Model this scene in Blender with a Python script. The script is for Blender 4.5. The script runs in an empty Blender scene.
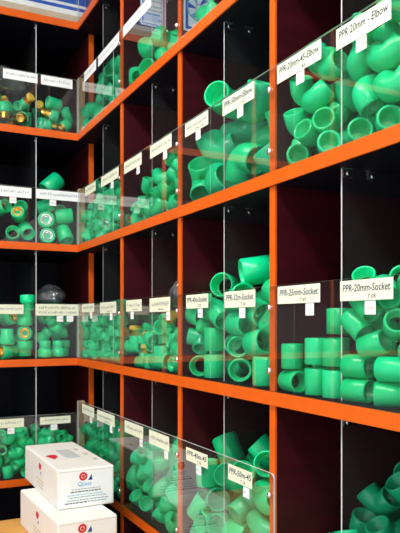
import bpy, math, random
import numpy as np
from mathutils import Matrix, Vector, Quaternion
from mathutils.bvhtree import BVHTree

S = bpy.context.scene
COL = S.collection
R_ = math.radians

# ------------------------------------------------------------------ camera
TH = R_(26.776)
FPX = 650.0
CAM = Vector((-0.650, -2.253, 1.50))
PPX, PPY = 200.0, 322.5
cd = bpy.data.cameras.new('camera')
cd.sensor_fit = 'HORIZONTAL'; cd.sensor_width = 36.0
cd.lens = FPX / 400.0 * 36.0
cd.shift_y = (PPY - 266.5) / 400.0
cd.clip_start = 0.02
cam = bpy.data.objects.new('camera', cd); COL.objects.link(cam)
cam.location = CAM; cam.rotation_euler = (R_(90), 0, -TH)
S.camera = cam

# ------------------------------------------------------------------ world, exposure
w = bpy.data.worlds.new('world'); S.world = w; w.use_nodes = True
w.node_tree.nodes['Background'].inputs[0].default_value = (0.90, 0.95, 1.0, 1)
w.node_tree.nodes['Background'].inputs[1].default_value = 0.90
S.view_settings.view_transform = 'Standard'
S.view_settings.look = 'None'
S.view_settings.gamma = 1.0
S.view_settings.use_curve_mapping = False
S.view_settings.exposure = 0.76
try:
    S.cycles.transparent_max_bounces = 40
    S.cycles.max_bounces = 10
except Exception:
    pass
LAMP_STRENGTH = 19.0
rnd = random.Random(11)
rng = np.random.default_rng(5)

FW = Vector((math.sin(TH), math.cos(TH), 0)); RT = Vector((math.cos(TH), -math.sin(TH), 0)); UP = Vector((0, 0, 1))
def ray(px, py):
    return FW + RT * ((px - PPX) / FPX) + UP * ((PPY - py) / FPX)
def hit_x(px, py, x):                       # where a pixel's ray meets the plane x = const
    d = ray(px, py); t = (x - CAM.x) / d.x
    return CAM + d * t
def hit_y(px, py, y):
    d = ray(px, py); t = (y - CAM.y) / d.y
    return CAM + d * t

# ------------------------------------------------------------------ materials
def nodes(name):
    m = bpy.data.materials.new(name); m.use_nodes = True
    nt = m.node_tree
    return m, nt, nt.nodes['Principled BSDF'], nt.nodes['Material Output']
def plain(name, col, rough=0.5, metal=0.0, noise=0.0, scale=40.0, spec=None, coat=0.0, stretch=None, bump=0.0):
    m, nt, b, o = nodes(name)
    b.inputs['Roughness'].default_value = rough; b.inputs['Metallic'].default_value = metal
    if spec is not None: b.inputs['Specular IOR Level'].default_value = spec
    b.inputs['Coat Weight'].default_value = coat
    tc = nt.nodes.new('ShaderNodeTexCoord')
    mp = nt.nodes.new('ShaderNodeMapping'); nt.links.new(tc.outputs['Object'], mp.inputs[0])
    if stretch: mp.inputs['Scale'].default_value = stretch
    n = nt.nodes.new('ShaderNodeTexNoise'); n.inputs['Scale'].default_value = scale; n.inputs['Detail'].default_value = 4
    nt.links.new(mp.outputs[0], n.inputs['Vector'])
    r = nt.nodes.new('ShaderNodeValToRGB')
    a = [max(0, c * (1 - noise)) for c in col]; z = [min(1, c * (1 + noise)) for c in col]
    r.color_ramp.elements[0].color = (*a, 1); r.color_ramp.elements[0].position = 0.3
    r.color_ramp.elements[1].color = (*z, 1); r.color_ramp.elements[1].position = 0.7
    nt.links.new(n.outputs['Fac'], r.inputs[0]); nt.links.new(r.outputs[0], b.inputs['Base Color'])
    if bump:
        bp = nt.nodes.new('ShaderNodeBump'); bp.inputs['Strength'].default_value = bump; bp.inputs['Distance'].default_value = 0.002
        nt.links.new(n.outputs['Fac'], bp.inputs['Height']); nt.links.new(bp.outputs[0], b.inputs['Normal'])
    return m
def green(name, c0, c1, rough=0.27):
    m, nt, b, o = nodes(name)
    oi = nt.nodes.new('ShaderNodeObjectInfo')
    r = nt.nodes.new('ShaderNodeValToRGB')
    r.color_ramp.elements[0].color = (*c0, 1); r.color_ramp.elements[1].color = (*c1, 1)
    nt.links.new(oi.outputs['Random'], r.inputs[0]); nt.links.new(r.outputs[0], b.inputs['Base Color'])
    b.inputs['Roughness'].default_value = rough
    b.inputs['Specular IOR Level'].default_value = 0.45
    return m
def acrylic(name, haze=0.03, tint=(1, 1, 1), refl=1.0, rough=0.0, bump=0.0):
    m, nt, b, o = nodes(name); nt.nodes.remove(b)
    tr = nt.nodes.new('ShaderNodeBsdfTransparent'); tr.inputs[0].default_value = (*tint, 1)
    gl = nt.nodes.new('ShaderNodeBsdfGlossy'); gl.inputs['Roughness'].default_value = rough
    di = nt.nodes.new('ShaderNodeBsdfDiffuse'); di.inputs[0].default_value = (0.85, 0.9, 0.92, 1)
    fr = nt.nodes.new('ShaderNodeFresnel'); fr.inputs[0].default_value = 1.5
    ge = nt.nodes.new('ShaderNodeNewGeometry')
    inv = nt.nodes.new('ShaderNodeMath'); inv.operation = 'SUBTRACT'; inv.inputs[0].default_value = refl
    mu = nt.nodes.new('ShaderNodeMath'); mu.operation = 'MULTIPLY'; mu.use_clamp = True
    sc = nt.nodes.new('ShaderNodeMath'); sc.operation = 'MULTIPLY'; sc.inputs[1].default_value = refl
    nt.links.new(ge.outputs['Backfacing'], sc.inputs[0]); nt.links.new(sc.outputs[0], inv.inputs[1])
    nt.links.new(fr.outputs[0], mu.inputs[0]); nt.links.new(inv.outputs[0], mu.inputs[1])
    m1 = nt.nodes.new('ShaderNodeMixShader'); m1.inputs[0].default_value = haze
    nt.links.new(tr.outputs[0], m1.inputs[1]); nt.links.new(di.outputs[0], m1.inputs[2])
    m2 = nt.nodes.new('ShaderNodeMixShader')
    nt.links.new(mu.outputs[0], m2.inputs[0]); nt.links.new(m1.outputs[0], m2.inputs[1]); nt.links.new(gl.outputs[0], m2.inputs[2])
    if bump:
        tc = nt.nodes.new('ShaderNodeTexCoord'); n = nt.nodes.new('ShaderNodeTexNoise'); n.inputs['Scale'].default_value = 45
        nt.links.new(tc.outputs['Object'], n.inputs['Vector'])
        bp = nt.nodes.new('ShaderNodeBump'); bp.inputs['Strength'].default_value = bump; bp.inputs['Distance'].default_value = 0.01
        nt.links.new(n.outputs['Fac'], bp.inputs['Height']); nt.links.new(bp.outputs[0], gl.inputs['Normal'])
    nt.links.new(m2.outputs[0], o.inputs[0])
    return m
def emit(name, col, st):
    m, nt, b, o = nodes(name)
    b.inputs['Base Color'].default_value = (*col, 1)
    b.inputs['Emission Color'].default_value = (*col, 1); b.inputs['Emission Strength'].default_value = st
    return m

M = {
    'dark':   plain('dark_laminate', (0.0036, 0.0024, 0.0105), 0.55, noise=0.25, scale=14, stretch=(1, 1, 8), spec=0.25),
    'maroon': plain('maroon_laminate', (0.042, 0.0016, 0.0048), 0.45, noise=0.25, scale=9, stretch=(1, 1, 5), spec=0.3),
    'orange': plain('orange_edge', (0.70, 0.108, 0.004), 0.42, noise=0.06, scale=20, spec=0.35),
    'glass':  acrylic('clear_acrylic', 0.006, (0.985, 0.995, 0.99), 2.0),
    'divider': acrylic('divider_acrylic', 0.008, (0.93, 0.95, 0.97), 0.8),
    'rim':    plain('acrylic_edge', (0.60, 0.63, 0.62), 0.3, noise=0.05),
    'green':  green('green_plastic', (0.000, 0.55, 0.185), (0.003, 0.68, 0.275)),
    'teal':   green('deep_green_plastic', (0.000, 0.44, 0.18), (0.003, 0.54, 0.24)),  # same plastic, with the shade on darker piles put into its colour
    'mint':   green('light_green_plastic', (0.008, 0.56, 0.20), (0.025, 0.70, 0.32)),  # paler copy; glass reflection over some piles is put into its colour
    'brass':  plain('brass', (0.83, 0.50, 0.10), 0.28, 1.0, noise=0.1),
    'chrome': plain('chrome', (0.75, 0.76, 0.78), 0.22, 1.0, noise=0.03),
    'yellow': plain('yellow_plastic', (0.85, 0.58, 0.04), 0.4, noise=0.06),
    'paper':  plain('cream_paper', (0.76, 0.79, 0.61), 0.85, noise=0.03, scale=25, spec=0.1),
    'white':  plain('white_paper', (0.86, 0.88, 0.88), 0.8, noise=0.02, scale=25, spec=0.1),
    'ink':    plain('dark_blue_ink', (0.03, 0.045, 0.09), 0.8, noise=0.1, spec=0.1),
    'black_ink': plain('black_ink', (0.01, 0.01, 0.012), 0.8, noise=0.1, spec=0.1),
    'red_ink': plain('red_ink', (0.62, 0.02, 0.04), 0.7, noise=0.05, spec=0.1),
    'blue_ink': plain('blue_ink', (0.03, 0.06, 0.28), 0.7, noise=0.05, spec=0.1),
    'sky_ink': plain('light_blue_ink', (0.16, 0.42, 0.62), 0.7, noise=0.05, spec=0.1),
    'grey_ink': plain('grey_ink', (0.16, 0.21, 0.28), 0.8, noise=0.05, spec=0.1),
    'carton': plain('white_carton', (0.83, 0.82, 0.78), 0.6, noise=0.025, scale=12, spec=0.2),
    'cardback': plain('pale_blue_card', (0.70, 0.78, 0.90), 0.6, noise=0.03, scale=12, spec=0.2),
    'cobalt': plain('cobalt_print', (0.02, 0.10, 0.52), 0.5, noise=0.05, spec=0.2),
    'beige':  plain('beige_board', (0.62, 0.50, 0.38), 0.7, noise=0.06, scale=18, spec=0.1),
    'batten': plain('pine_batten', (0.62, 0.40, 0.20), 0.65, noise=0.18, scale=20, stretch=(6, 6, 0.6), spec=0.2),
    'counter': plain('counter_wood', (0.68, 0.34, 0.09), 0.45, noise=0.16, scale=9, stretch=(0.5, 7, 7), spec=0.3),
    'bag':    acrylic('clear_bag', 0.05, (0.90, 0.94, 0.97), 2.0, 0.12, 0.9),
    'bluebag': acrylic('bluish_bag', 0.05, (0.62, 0.78, 0.90), 2.4, 0.12, 0.9),
    'wall':   plain('painted_wall', (0.50, 0.48, 0.45), 0.9, noise=0.05, scale=5, bump=0.1),
    'ceil':   plain('painted_ceiling', (0.78, 0.78, 0.76), 0.9, noise=0.03, scale=4),
    'floor':  plain('stone_floor', (0.36, 0.33, 0.30), 0.4, noise=0.15, scale=6),
    'lamp':   emit('lamp_diffuser', (1.0, 0.965, 0.90), LAMP_STRENGTH),
    'lampbody': plain('lamp_housing', (0.8, 0.8, 0.8), 0.5, noise=0.02),
}

# ------------------------------------------------------------------ mesh helpers
class MB:
    def __init__(s): s.v = []; s.f = []; s.m = []; s.sm = []
    def add(s, vs, fs, mi=0, smooth=False):
        k = len(s.v); s.v += [tuple(p) for p in vs]
        for f in fs: s.f.append([i + k for i in f]); s.m.append(mi); s.sm.append(smooth)
    def box(s, x0, x1, y0, y1, z0, z1, mi=0, faces_mi=None):
        vs = [(x, y, z) for x in (x0, x1) for y in (y0, y1) for z in (z0, z1)]
        fs = [(0, 1, 3, 2), (4, 6, 7, 5), (0, 4, 5, 1), (2, 3, 7, 6), (0, 2, 6, 4), (1, 5, 7, 3)]
        k = len(s.v); s.v += vs
        for j, f in enumerate(fs):
            s.f.append([i + k for i in f]); s.m.append(mi if faces_mi is None else faces_mi[j]); s.sm.append(False)
    def sweep(s, rings, n=18, mi=0, smooth=True, cap0=True, cap1=True, ref=(0, 0, 1)):
        # rings: (centre, tangent, radius)
        k = len(s.v); ref = Vector(ref)
        for c, t, r in rings:
            t = Vector(t).normalized(); u = ref.cross(t)
            if u.length < 1e-4: u = Vector((1, 0, 0)).cross(t)
            u.normalize(); v = t.cross(u)
            for i in range(n):
                a = 2 * math.pi * i / n
                s.v.append(tuple(Vector(c) + (u * math.cos(a) + v * math.sin(a)) * r))
        for j in range(len(rings) - 1):
            for i in range(n):
                i2 = (i + 1) % n
                s.f.append([k + j * n + i, k + j * n + i2, k + (j + 1) * n + i2, k + (j + 1) * n + i]); s.m.append(mi); s.sm.append(smooth)
        if cap0: s.f.append([k + i for i in range(n)][::-1]); s.m.append(mi); s.sm.append(False)
        if cap1: s.f.append([k + (len(rings) - 1) * n + i for i in range(n)]); s.m.append(mi); s.sm.append(False)
    def mesh(s, name, mats):
        me = bpy.data.meshes.new(name); me.from_pydata(s.v, [], s.f)
        for m in mats: me.materials.append(m)
        me.polygons.foreach_set('material_index', s.m); me.polygons.foreach_set('use_smooth', s.sm)
        me.update()
        return me
    def build(s, name, mats, parent=None):
        if not isinstance(mats, (list, tuple)): mats = [mats]
        return link(name, s.mesh(name, mats), parent)
def link(name, me, parent=None):
    o = bpy.data.objects.new(name, me); COL.objects.link(o)
    if parent is not None: o.parent = parent
    return o
def tag(o, label=None, cat=None, group=None, kind=None):
    if label: o['label'] = label
    if cat: o['category'] = cat
    if group: o['group'] = group
    if kind: o['kind'] = kind
    return o
def empty(name, loc=(0, 0, 0)):
    o = bpy.data.objects.new(name, None); COL.objects.link(o); o.location = loc; o.empty_display_size = 0.05
    return o
def boxo(name, b, mat, parent=None, faces_mi=None):
    mb = MB(); mb.box(*b, faces_mi=faces_mi); return mb.build(name, mat, parent)
def bevel(o, wdt, seg=2):
    m = o.modifiers.new('bevel', 'BEVEL'); m.width = wdt; m.segments = seg; m.limit_method = 'ANGLE'
def text_mesh(txt, size, shear=0.12, spacing=1.0):
    cu = bpy.data.curves.new('txt', 'FONT'); cu.body = txt; cu.size = size; cu.shear = shear; cu.align_x = 'CENTER'; cu.align_y = 'CENTER'
    cu.space_character = spacing; cu.offset = size * 0.010; cu.resolution_u = 2
    to = bpy.data.objects.new('txt', cu); COL.objects.link(to)
    dg = bpy.context.evaluated_depsgraph_get(); dg.update()
    me = bpy.data.meshes.new_from_object(to.evaluated_get(dg))
    bpy.data.objects.remove(to); bpy.data.curves.remove(cu)
    return me

# ------------------------------------------------------------------ room shell
D = 0.48                      # shelf depth
tag(boxo('floor', (-3.2, 0.60, -4.2, 0.60, -0.06, 0), M['floor']), kind='structure')
tag(boxo('ceiling', (-3.2, 0.60, -4.2, 0.60, 3.15, 3.21), M['ceil']), kind='structure')
tag(boxo('wall_right', (D + 0.03, D + 0.12, -4.2, 0.60, 0, 3.15), M['wall']), kind='structure')
tag(boxo('wall_back', (-3.2, D + 0.03, D + 0.03, D + 0.12, 0, 3.15), M['wall']), kind='structure')

# lamps on the ceiling of the aisle
for i, (lx, ly) in enumerate(((-1.05, -1.25), (-1.05, -2.75))):
    r = empty('ceiling_light', (lx, ly, 3.15))
    hb = MB(); hb.box(-0.17, 0.17, -0.62, 0.62, -0.05, 0); h = hb.build('housing', M['lampbody'], r)
    db = MB(); db.box(-0.15, 0.15, -0.60, 0.60, -0.062, -0.0505); db.build('diffuser', M['lamp'], r)
    tag(r, ['white ceiling light panel over the aisle nearer the corner shelves', 'white ceiling light panel over the aisle behind the camera'][i], 'light', 'ceiling light panels')

# ------------------------------------------------------------------ shelving units
T = 0.025
ZB = [2.930, 2.539, 2.145, 1.750, 1.349, 0.942, 0.540, 0.100]      # undersides of the boards, top to bottom
RP = [-0.4388, -0.8436, -1.2476, -1.6516, -2.0556]                      # uprights of the right unit (y)
RDV = [-0.2205, -0.6355, -1.0356, -1.4251, -1.850]                     # glass dividers of the right unit (y)
LP = [0.0575, -0.343, -0.743, -1.143, -1.543, -1.943]
LDV = [-0.1406, -0.543, -0.943, -1.343, -1.743]
PT = 0.018
Y_END = -2.10; X_END = -1.96

RU = empty('shelving_unit', (0, Y_END, 0)); LU = empty('shelving_unit', (X_END, 0, 0))
tag(RU, 'long open shelving unit with orange edges along the right wall', 'shelving')
tag(LU, 'short shelving unit with orange edges on the back wall at left', 'shelving')
def child(o, root):
    o.parent = root; o.matrix_parent_inverse = Matrix.Translation(-Vector(root.location)); return o

def clip_mesh():
    mb = MB()
    mb.box(-0.009, 0.009, -0.0012, 0.0012, -0.016, 0)      # hanging plate
    mb.box(-0.009, 0.009, -0.006, 0.006, -0.0022, 0)
    mb.sweep([((0, -0.004, -0.010), (0, 1, 0), 0.0035), ((0, 0.004, -0.010), (0, 1, 0), 0.0035)], 8)
    return mb.mesh('clip', [M['chrome']])
CLIP = clip_mesh()
def bolt_mesh():
    mb = MB()
    prof = [(0.0, 0.0045), (0.0012, 0.0062), (0.003, 0.0062), (0.0048, 0.0042), (0.0054, 0.0015)]
    mb.sweep([((0, 0, h), (0, 0, 1), r) for h, r in prof], 14)
    return mb.mesh('bolt', [M['chrome']])
BOLT = bolt_mesh()
ROT_R = Matrix(((0, 0, -1), (-1, 0, 0), (0, 1, 0)))        # local x -> -Y, y -> Z, z -> -X
ROT_L = Matrix(((1, 0, 0), (0, 0, -1), (0, 1, 0)))         # local x -> X, y -> Z, z -> -Y

for k, zb in enumerate(ZB):
    zt = zb + T
    s = child(boxo('shelf_board', (0.004, D, Y_END, 0.0, zb, zt), M['dark']), RU)
    boxo('edge_band', (0.0, 0.004, Y_END, 0.0, zb, zt), M['orange'], s)
    s = child(boxo('shelf_board', (X_END, 0.0705, 0.004, D, zb, zt), M['dark']), LU)
    boxo('edge_band', (X_END, 0.0, 0.0, 0.004, zb, zt), M['orange'], s)
    if k == 0: continue
    z1 = ZB[k - 1]
    for y in RP:
        p = child(boxo('upright_panel', (0.010, D, y - PT / 2, y + PT / 2, zt, z1), M['maroon']), RU)
        boxo('edge_band', (0.006, 0.010, y - PT / 2, y + PT / 2, zt, z1), M['orange'], p)
    for x in LP:
        p = child(boxo('upright_panel', (x - PT / 2, x + PT / 2, 0.024, D, zt, z1), M['maroon']), LU)
        boxo('edge_band', (x - PT / 2, x + PT / 2, 0.020, 0.024, zt, z1), M['orange'], p)
    if k > 5: continue
    for y in RDV:
        g = child(boxo('glass_divider', (0.022, D - 0.02, y - 0.0015, y + 0.0015, zt, z1 - 0.003), [M['divider'], M['rim']], faces_mi=[1, 0, 0, 0, 0, 0]), RU)
        c = link('clip', CLIP, g); c.location = (0.034, y, z1)
        c = link('clip', CLIP, g); c.location = (0.085, y, z1)
    for x in LDV[(1 if k == 1 else 0):]:
        g = child(boxo('glass_divider', (x - 0.0015, x + 0.0015, 0.022, D - 0.02, zt, z1 - 0.003), [M['divider'], M['rim']], faces_mi=[0, 0, 1, 0, 0, 0]), LU)
        c = link('clip', CLIP, g); c.location = (x, 0.034, z1); c.rotation_euler = (0, 0, R_(90))
child(boxo('back_panel', (D, D + 0.02, Y_END, 0.5, ZB[-1], ZB[0] + T), M['dark']), RU)
child(boxo('back_panel', (X_END, D - 0.001, D, D + 0.02, ZB[-1], ZB[0] + T), M['dark']), LU)
# plinths under the lowest boards
child(boxo('plinth', (0.03, D, Y_END, 0.0, 0, ZB[-1]), M['dark']), RU)
child(boxo('plinth', (X_END, 0.0705, 0.03, D, 0, ZB[-1]), M['dark']), LU)

ZT = {t: ZB[t + 1] + T for t in range(0, 6)}       # tier -> top of the board it stands on (tier 1 = upper one in view)
GH = {(1, 'R'): 0.190, (2, 'R'): 0.190, (3, 'R'): 0.193, (4, 'R'): 0.257,
      (0, 'R'): 0.190, (0, 'L'): 0.190, (1, 'L'): 0.190, (2, 'L'): 0.190, (3, 'L'): 0.193, (4, 'L'): 0.213}
def glass_panel(unit, a0, a1, z0, h, posts, round_end=False):
    mb = MB(); th0, th1 = 0.0005, 0.0045
    # outline in (a, z): a runs along the unit; rounded upper corners
    lo, hi = min(a0, a1), max(a0, a1)
    rr = 0.010
    out = [(lo, z0), (hi, z0)]
    for cx, cz, s in ((hi - rr, z0 + h - rr, 0), (lo + rr, z0 + h - rr, 90)):
        for i in range(5):
            a = R_(s + i * 22.5); out.append((cx + rr * math.cos(a), cz + rr * math.sin(a)))
    n = len(out)
    if unit == 'R': P = lambda d, a, z: (d, a, z)
    else: P = lambda d, a, z: (a, d, z)
    vs = [P(th0, a, z) for a, z in out] + [P(th1, a, z) for a, z in out]
    f0 = list(range(n)); f1 = [n + i for i in range(n)]
    if unit == 'R': f0 = f0[::-1]
    else: f1 = f1[::-1]
    mb.add(vs, [f0, f1], 0)
    side = []
    for i in range(n):
        q = [i, (i + 1) % n, n + (i + 1) % n, n + i]
        side.append(q if unit == 'R' else q[::-1])
    mb.add([], [], 1)
    for q in side: mb.f.append(q); mb.m.append(1); mb.sm.append(False)
    o = child(mb.build('front_panel', [M['glass'], M['rim']]), RU if unit == 'R' else LU)
    for a in posts:
        for dz in (0.038, h - 0.040):
            b = link('bolt', BOLT, o)
            if unit == 'R': b.matrix_local = Matrix.Translation((0.0005, a, z0 + dz)) @ ROT_R.to_4x4()
            else: b.matrix_local = Matrix.Translation((a, 0.0005, z0 + dz)) @ ROT_L.to_4x4()
    return o
for t in (0, 1, 2, 3, 4):
    end = -1.2595
    glass_panel('R', -0.006, end if t == 4 else Y_END, ZT[t], GH[(t, 'R')], RP[:3] if t == 4 else RP)
    glass_panel('L', X_END, -0.001, ZT[t], GH[(t, 'L')], LP[1:])
    if t > 0: child(boxo('corner_batten', (0.007, 0.029, 0.0065, 0.0195 + 0.008, ZT[t], ZT[t] + GH[(t, 'R')] + (0.012 if t < 3 else -0.004)), M['batten']), LU)

# ------------------------------------------------------------------ fittings: meshes + collision spheres
def arm_rings(o, d, L, R, ri, depth):
    """open end of an arm: from inside bottom of the bore outwards to the rim and back to the outside"""
    o = Vector(o); d = Vector(d)
    c = 0.08 * R
    return [(o + d * (L - depth), -d, ri * 0.82), (o + d * (L - depth), -d, ri), (o + d * (L - c), -d, ri),
            (o + d * L, -d, ri + c), (o + d * L, -d, R - c), (o + d * (L - c), -d, R)]
class Kind: pass
def disc_pts(o, d, rad, n, r):
    d = Vector(d).normalized(); u = d.orthogonal().normalized(); v = d.cross(u)
    return [(*(Vector(o) + (u * math.cos(2 * math.pi * i / n) + v * math.sin(2 * math.pi * i / n)) * rad), r) for i in range(n)]
def arm_spheres(o, d, L, R, n=9):
    o = Vector(o); d = Vector(d); r = 0.22 * R
    out = disc_pts(o + d * (L - r), d, R - r, n, r) + disc_pts(o + d * (L - 3.0 * r), d, R - r, n, r)
    out.append((*(o + d * (L - 0.5 * R)), 0.5 * R))
    if L > R: out.append((*(o + d * (L - R)), R))
    return out
def elbow_mb(R, ang=90, k=1.75, wall=0.26):
    L = k * R; mb = MB(); ri = R * (1 - wall)
    d0 = Vector((1, 0, 0)); a = R_(180 - ang); d1 = Vector((math.cos(a), math.sin(a), 0))
    # bend between the arms
    rings = arm_rings((0, 0, 0), d0, L, R, ri, R * 1.15)
    half = R_(ang) / 2; rb = R * (0.85 if ang == 90 else 1.3); tl = rb * math.tan(half)
    rings.append((d0 * tl, -d0, R * 0.985))
    cen = d0 * tl + Vector((0, 1, 0)) * rb
    for i in range(1, 6):
        f = R_(ang) * i / 6
        p = cen + Vector((-math.sin(f), -math.cos(f), 0)) * rb
        rings.append((p, Vector((-math.cos(f), math.sin(f), 0)), R * 0.985))
    rings.append((d1 * tl, d1, R * 0.985))
    back = [(c, -t, r) for c, t, r in arm_rings((0, 0, 0), d1, L, R, ri, R * 1.15)][::-1]
    rings += back
    mb.sweep(rings, 18)
    sp = arm_spheres((0, 0, 0), d0, L, R) + arm_spheres((0, 0, 0), d1, L, R) + [(*((d0 + d1) * R * 0.28), R * 0.97)]
    c0 = Vector((0, 0, 0))
    return mb, sp
def socket_mb(R, L, wall=0.24, taper=0.0, groove=False):
    mb = MB(); ri = R * (1 - wall); c = R * 0.08; h = L / 2; d = Vector((0, 0, 1))
    R2 = R * (1 - taper)
    rings = [(-0.06 * h, ri * 0.8), (-0.06 * h, ri), (-h + c, ri), (-h, ri + c), (-h, R - c), (-h + c, R)]
    if groove: rings += [(-h * 0.12, R), (-h * 0.10, R * 0.955), (h * 0.10, R2 * 0.955), (h * 0.12, R2)]
    r2 = R2 * (1 - wall)
    rings += [(h - c, R2), (h, R2 - c), (h, r2 + c), (h - c, r2), (0.06 * h, r2), (0.06 * h, r2 * 0.8)]
    mb.sweep([(d * z, d, r) for z, r in rings], 20, cap0=False, cap1=False)
    # wall between the two bores: short neck
    mb.sweep([(d * (-0.06 * h), -d, ri * 0.8), (d * (0.06 * h), -d, r2 * 0.8)][::-1], 20, cap0=False, cap1=False)
    r = 0.2 * R; sp = []
    for z in np.linspace(-h + r, h - r, 4): sp += disc_pts(d * z, d, R - r, 10, r)
    for z in np.linspace(-h + 0.6 * R, h - 0.6 * R, 3): sp.append((0, 0, z, 0.75 * R))
    return mb, sp
def tee_mb(R, k=1.85, wall=0.26, Rb=None):
    L = k * R; mb = MB(); ri = R * (1 - wall); Rb = Rb or R
    X = Vector((1, 0, 0)); Y = Vector((0, 1, 0))
    rings = arm_rings((0, 0, 0), X, L, R, ri, R * 1.1) + [(c, -t, r) for c, t, r in arm_rings((0, 0, 0), -X, L, R, ri, R * 1.1)][::-1]
    mb.sweep(rings, 18)
    rr = arm_rings((0, 0, 0), Y, L, Rb, Rb * (1 - wall), Rb * 0.9) + [(Vector((0, 0, 0)), -Y, Rb)]
    mb.sweep(rr, 18, cap1=False)
    sp = arm_spheres((0, 0, 0), X, L, R) + arm_spheres((0, 0, 0), -X, L, R) + arm_spheres((0, 0, 0), Y, L, Rb) + [(0, 0, 0, R)]
    return mb, sp
def adaptor_mb(R, metal='brass'):
    """green body with a wider collar, brass insert in the wide end"""
    mb = MB(); d = Vector((0, 0, 1)); ri = R * 0.62
    prof = [(-0.2, 0.5), (-0.2, 0.62), (-1.02, 0.62), (-1.1, 0.68), (-1.1, 0.80), (-1.02, 0.86), (-0.12, 0.86), (-0.05, 0.97), (0.0, 1.0),
            (0.95, 1.0), (1.03, 0.94), (1.03, 0.72), (0.4, 0.70), (0.4, 0.5)]
    mb.sweep([(d * z * R, d, r * R) for z, r in prof], 20)
    bb = MB()
    bprof = [(0.5, 0.40), (0.5, 0.5), (1.00, 0.5), (1.08, 0.54), (1.08, 0.66), (1.0, 0.70), (0.42, 0.70)]
    bb.sweep([(d * z * R, -d, r * R) for z, r in bprof][::-1], 20, cap0=False, cap1=False)
    r = 0.2 * R; sp = []
    for z in np.linspace(-1.1 + 0.2, -0.2, 3): sp += disc_pts(d * z * R, d, 0.66 * R, 8, r)
    for z in np.linspace(0.2, 0.88, 3): sp += disc_pts(d * z * R, d, 0.8 * R, 10, r)
    sp += [(0, 0, -0.5 * R, 0.6 * R), (0, 0, 0.3 * R, 0.75 * R)]
    return mb, sp, [(metal + '_insert', bb, metal)]
def male_mb(R):
    """green socket end, brass threaded nipple at the other"""
    mb = MB(); d = Vector((0, 0, 1))
    prof = [(-0.3, 0.5), (-0.3, 0.68), (-1.02, 0.68), (-1.1, 0.74), (-1.1, 0.9), (-1.02, 0.97), (-0.1, 1.0), (0.25, 1.0), (0.32, 0.92), (0.32, 0.3)]
    mb.sweep([(d * z * R, d, r * R) for z, r in prof], 20)
    bb = MB()
    bp = [(0.31, 0.82), (0.44, 0.84), (0.46, 0.70)]
    z = 0.50
    while z < 1.2: bp += [(z, 0.74), (z + 0.045, 0.66)]; z += 0.09
    bp += [(1.24, 0.66), (1.26, 0.52), (0.7, 0.50), (0.7, 0.2)]
    bb.sweep([(d * a * R, d, r * R) for a, r in bp], 20, cap0=False)
    r = 0.2 * R; sp = []
    for z in (-0.9, -0.45, 0.08): sp += disc_pts(d * z * R, d, 0.78 * R, 9, r)
    sp += disc_pts(d * 1.06 * R, d, 0.52 * R, 7, r) + [(0, 0, -0.4 * R, 0.65 * R), (0, 0, 0.1 * R, 0.7 * R), (0, 0, 0.6 * R, 0.68 * R)]
    return mb, sp, [('brass_thread', bb, 'brass')]
def valve_mb(R):
    """green tee body, brass bonnet and yellow cap on the branch"""
    mb, sp = tee_mb(R, 1.6)
    Y = Vector((0, 1, 0)); bb = MB()
    bb.sweep([(Y * a * R, Y, r * R) for a, r in ((1.4, 0.7), (1.62, 0.98), (1.95, 0.98), (2.0, 0.66), (2.5, 0.60), (2.55, 0.40))], 6, smooth=False)
    cb = MB()
    cb.sweep([(Y * a * R, Y, r * R) for a, r in ((2.45, 0.5), (2.5, 0.86), (2.62, 0.95), (3.1, 0.95), (3.2, 0.80))], 14)
    sp = sp + disc_pts(Y * 1.8 * R, Y, 0.75 * R, 7, 0.22 * R) + disc_pts(Y * 2.95 * R, Y, 0.72 * R, 7, 0.22 * R) + [(0, 2.4 * R, 0, 0.6 * R)]
    return mb, sp, [('brass_bonnet', bb, 'brass'), ('yellow_cap', cb, 'yellow')]

KINDS = {}; POURED = []
SHAPES = {'elbow': ('pipe_elbow', 'pipe elbow', lambda r: elbow_mb(r, wall=0.26 if r < 0.022 else 0.19)), 'bend': ('pipe_bend', 'pipe bend', lambda r: elbow_mb(r, 45, 1.7, 0.19)),
          'tee': ('pipe_tee', 'pipe tee', tee_mb), 'socket': ('pipe_socket', 'pipe socket', lambda r: socket_mb(r, r * 2.25, 0.24 if r < 0.022 else 0.19)),
          'adaptor': ('threaded_adaptor', 'adaptor', adaptor_mb), 'nipple': ('threaded_nipple', 'adaptor', male_mb),
          'metaladaptor': ('threaded_adaptor', 'adaptor', lambda r: adaptor_mb(r, 'chrome')), 'valve': ('stop_valve', 'valve', valve_mb), 'reducer': ('pipe_reducer', 'pipe reducer', lambda r: socket_mb(r, r * 2.3, taper=0.22, groove=True))}
def fitting(key):
    """'elbow 18 green' -> shape, outer radius in mm, material; one shared mesh for each"""
    if key not in KINDS:
        sh, r, mat = key.split()
        name, cat, fn = SHAPES[sh]; res = fn(float(r) / 1000)
        if sh == 'elbow' and float(r) <= 18.5: name = 'small_pipe_elbow'
        if sh == 'elbow' and float(r) >= 30: name = 'large_pipe_elbow'
        k = Kind(); k.me = res[0].mesh(name, [M[mat]]); k.sp = np.array(res[1], dtype=float); k.name = name; k.cat = cat; k.sh = sh; k.r = float(r)
        k.parts = [(n, b.mesh(n, [M[m]])) for n, b, m in (res[2] if len(res) > 2 else [])]
        vs, fs = list(res[0].v), [list(f) for f in res[0].f]
        for n, b, m in (res[2] if len(res) > 2 else []):
            fs += [[i + len(vs) for i in f] for f in b.f]; vs += b.v
        k.tv = np.array([tuple(v) for v in vs], dtype=float); k.tf = fs
        KINDS[key] = k
    return KINDS[key]

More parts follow.
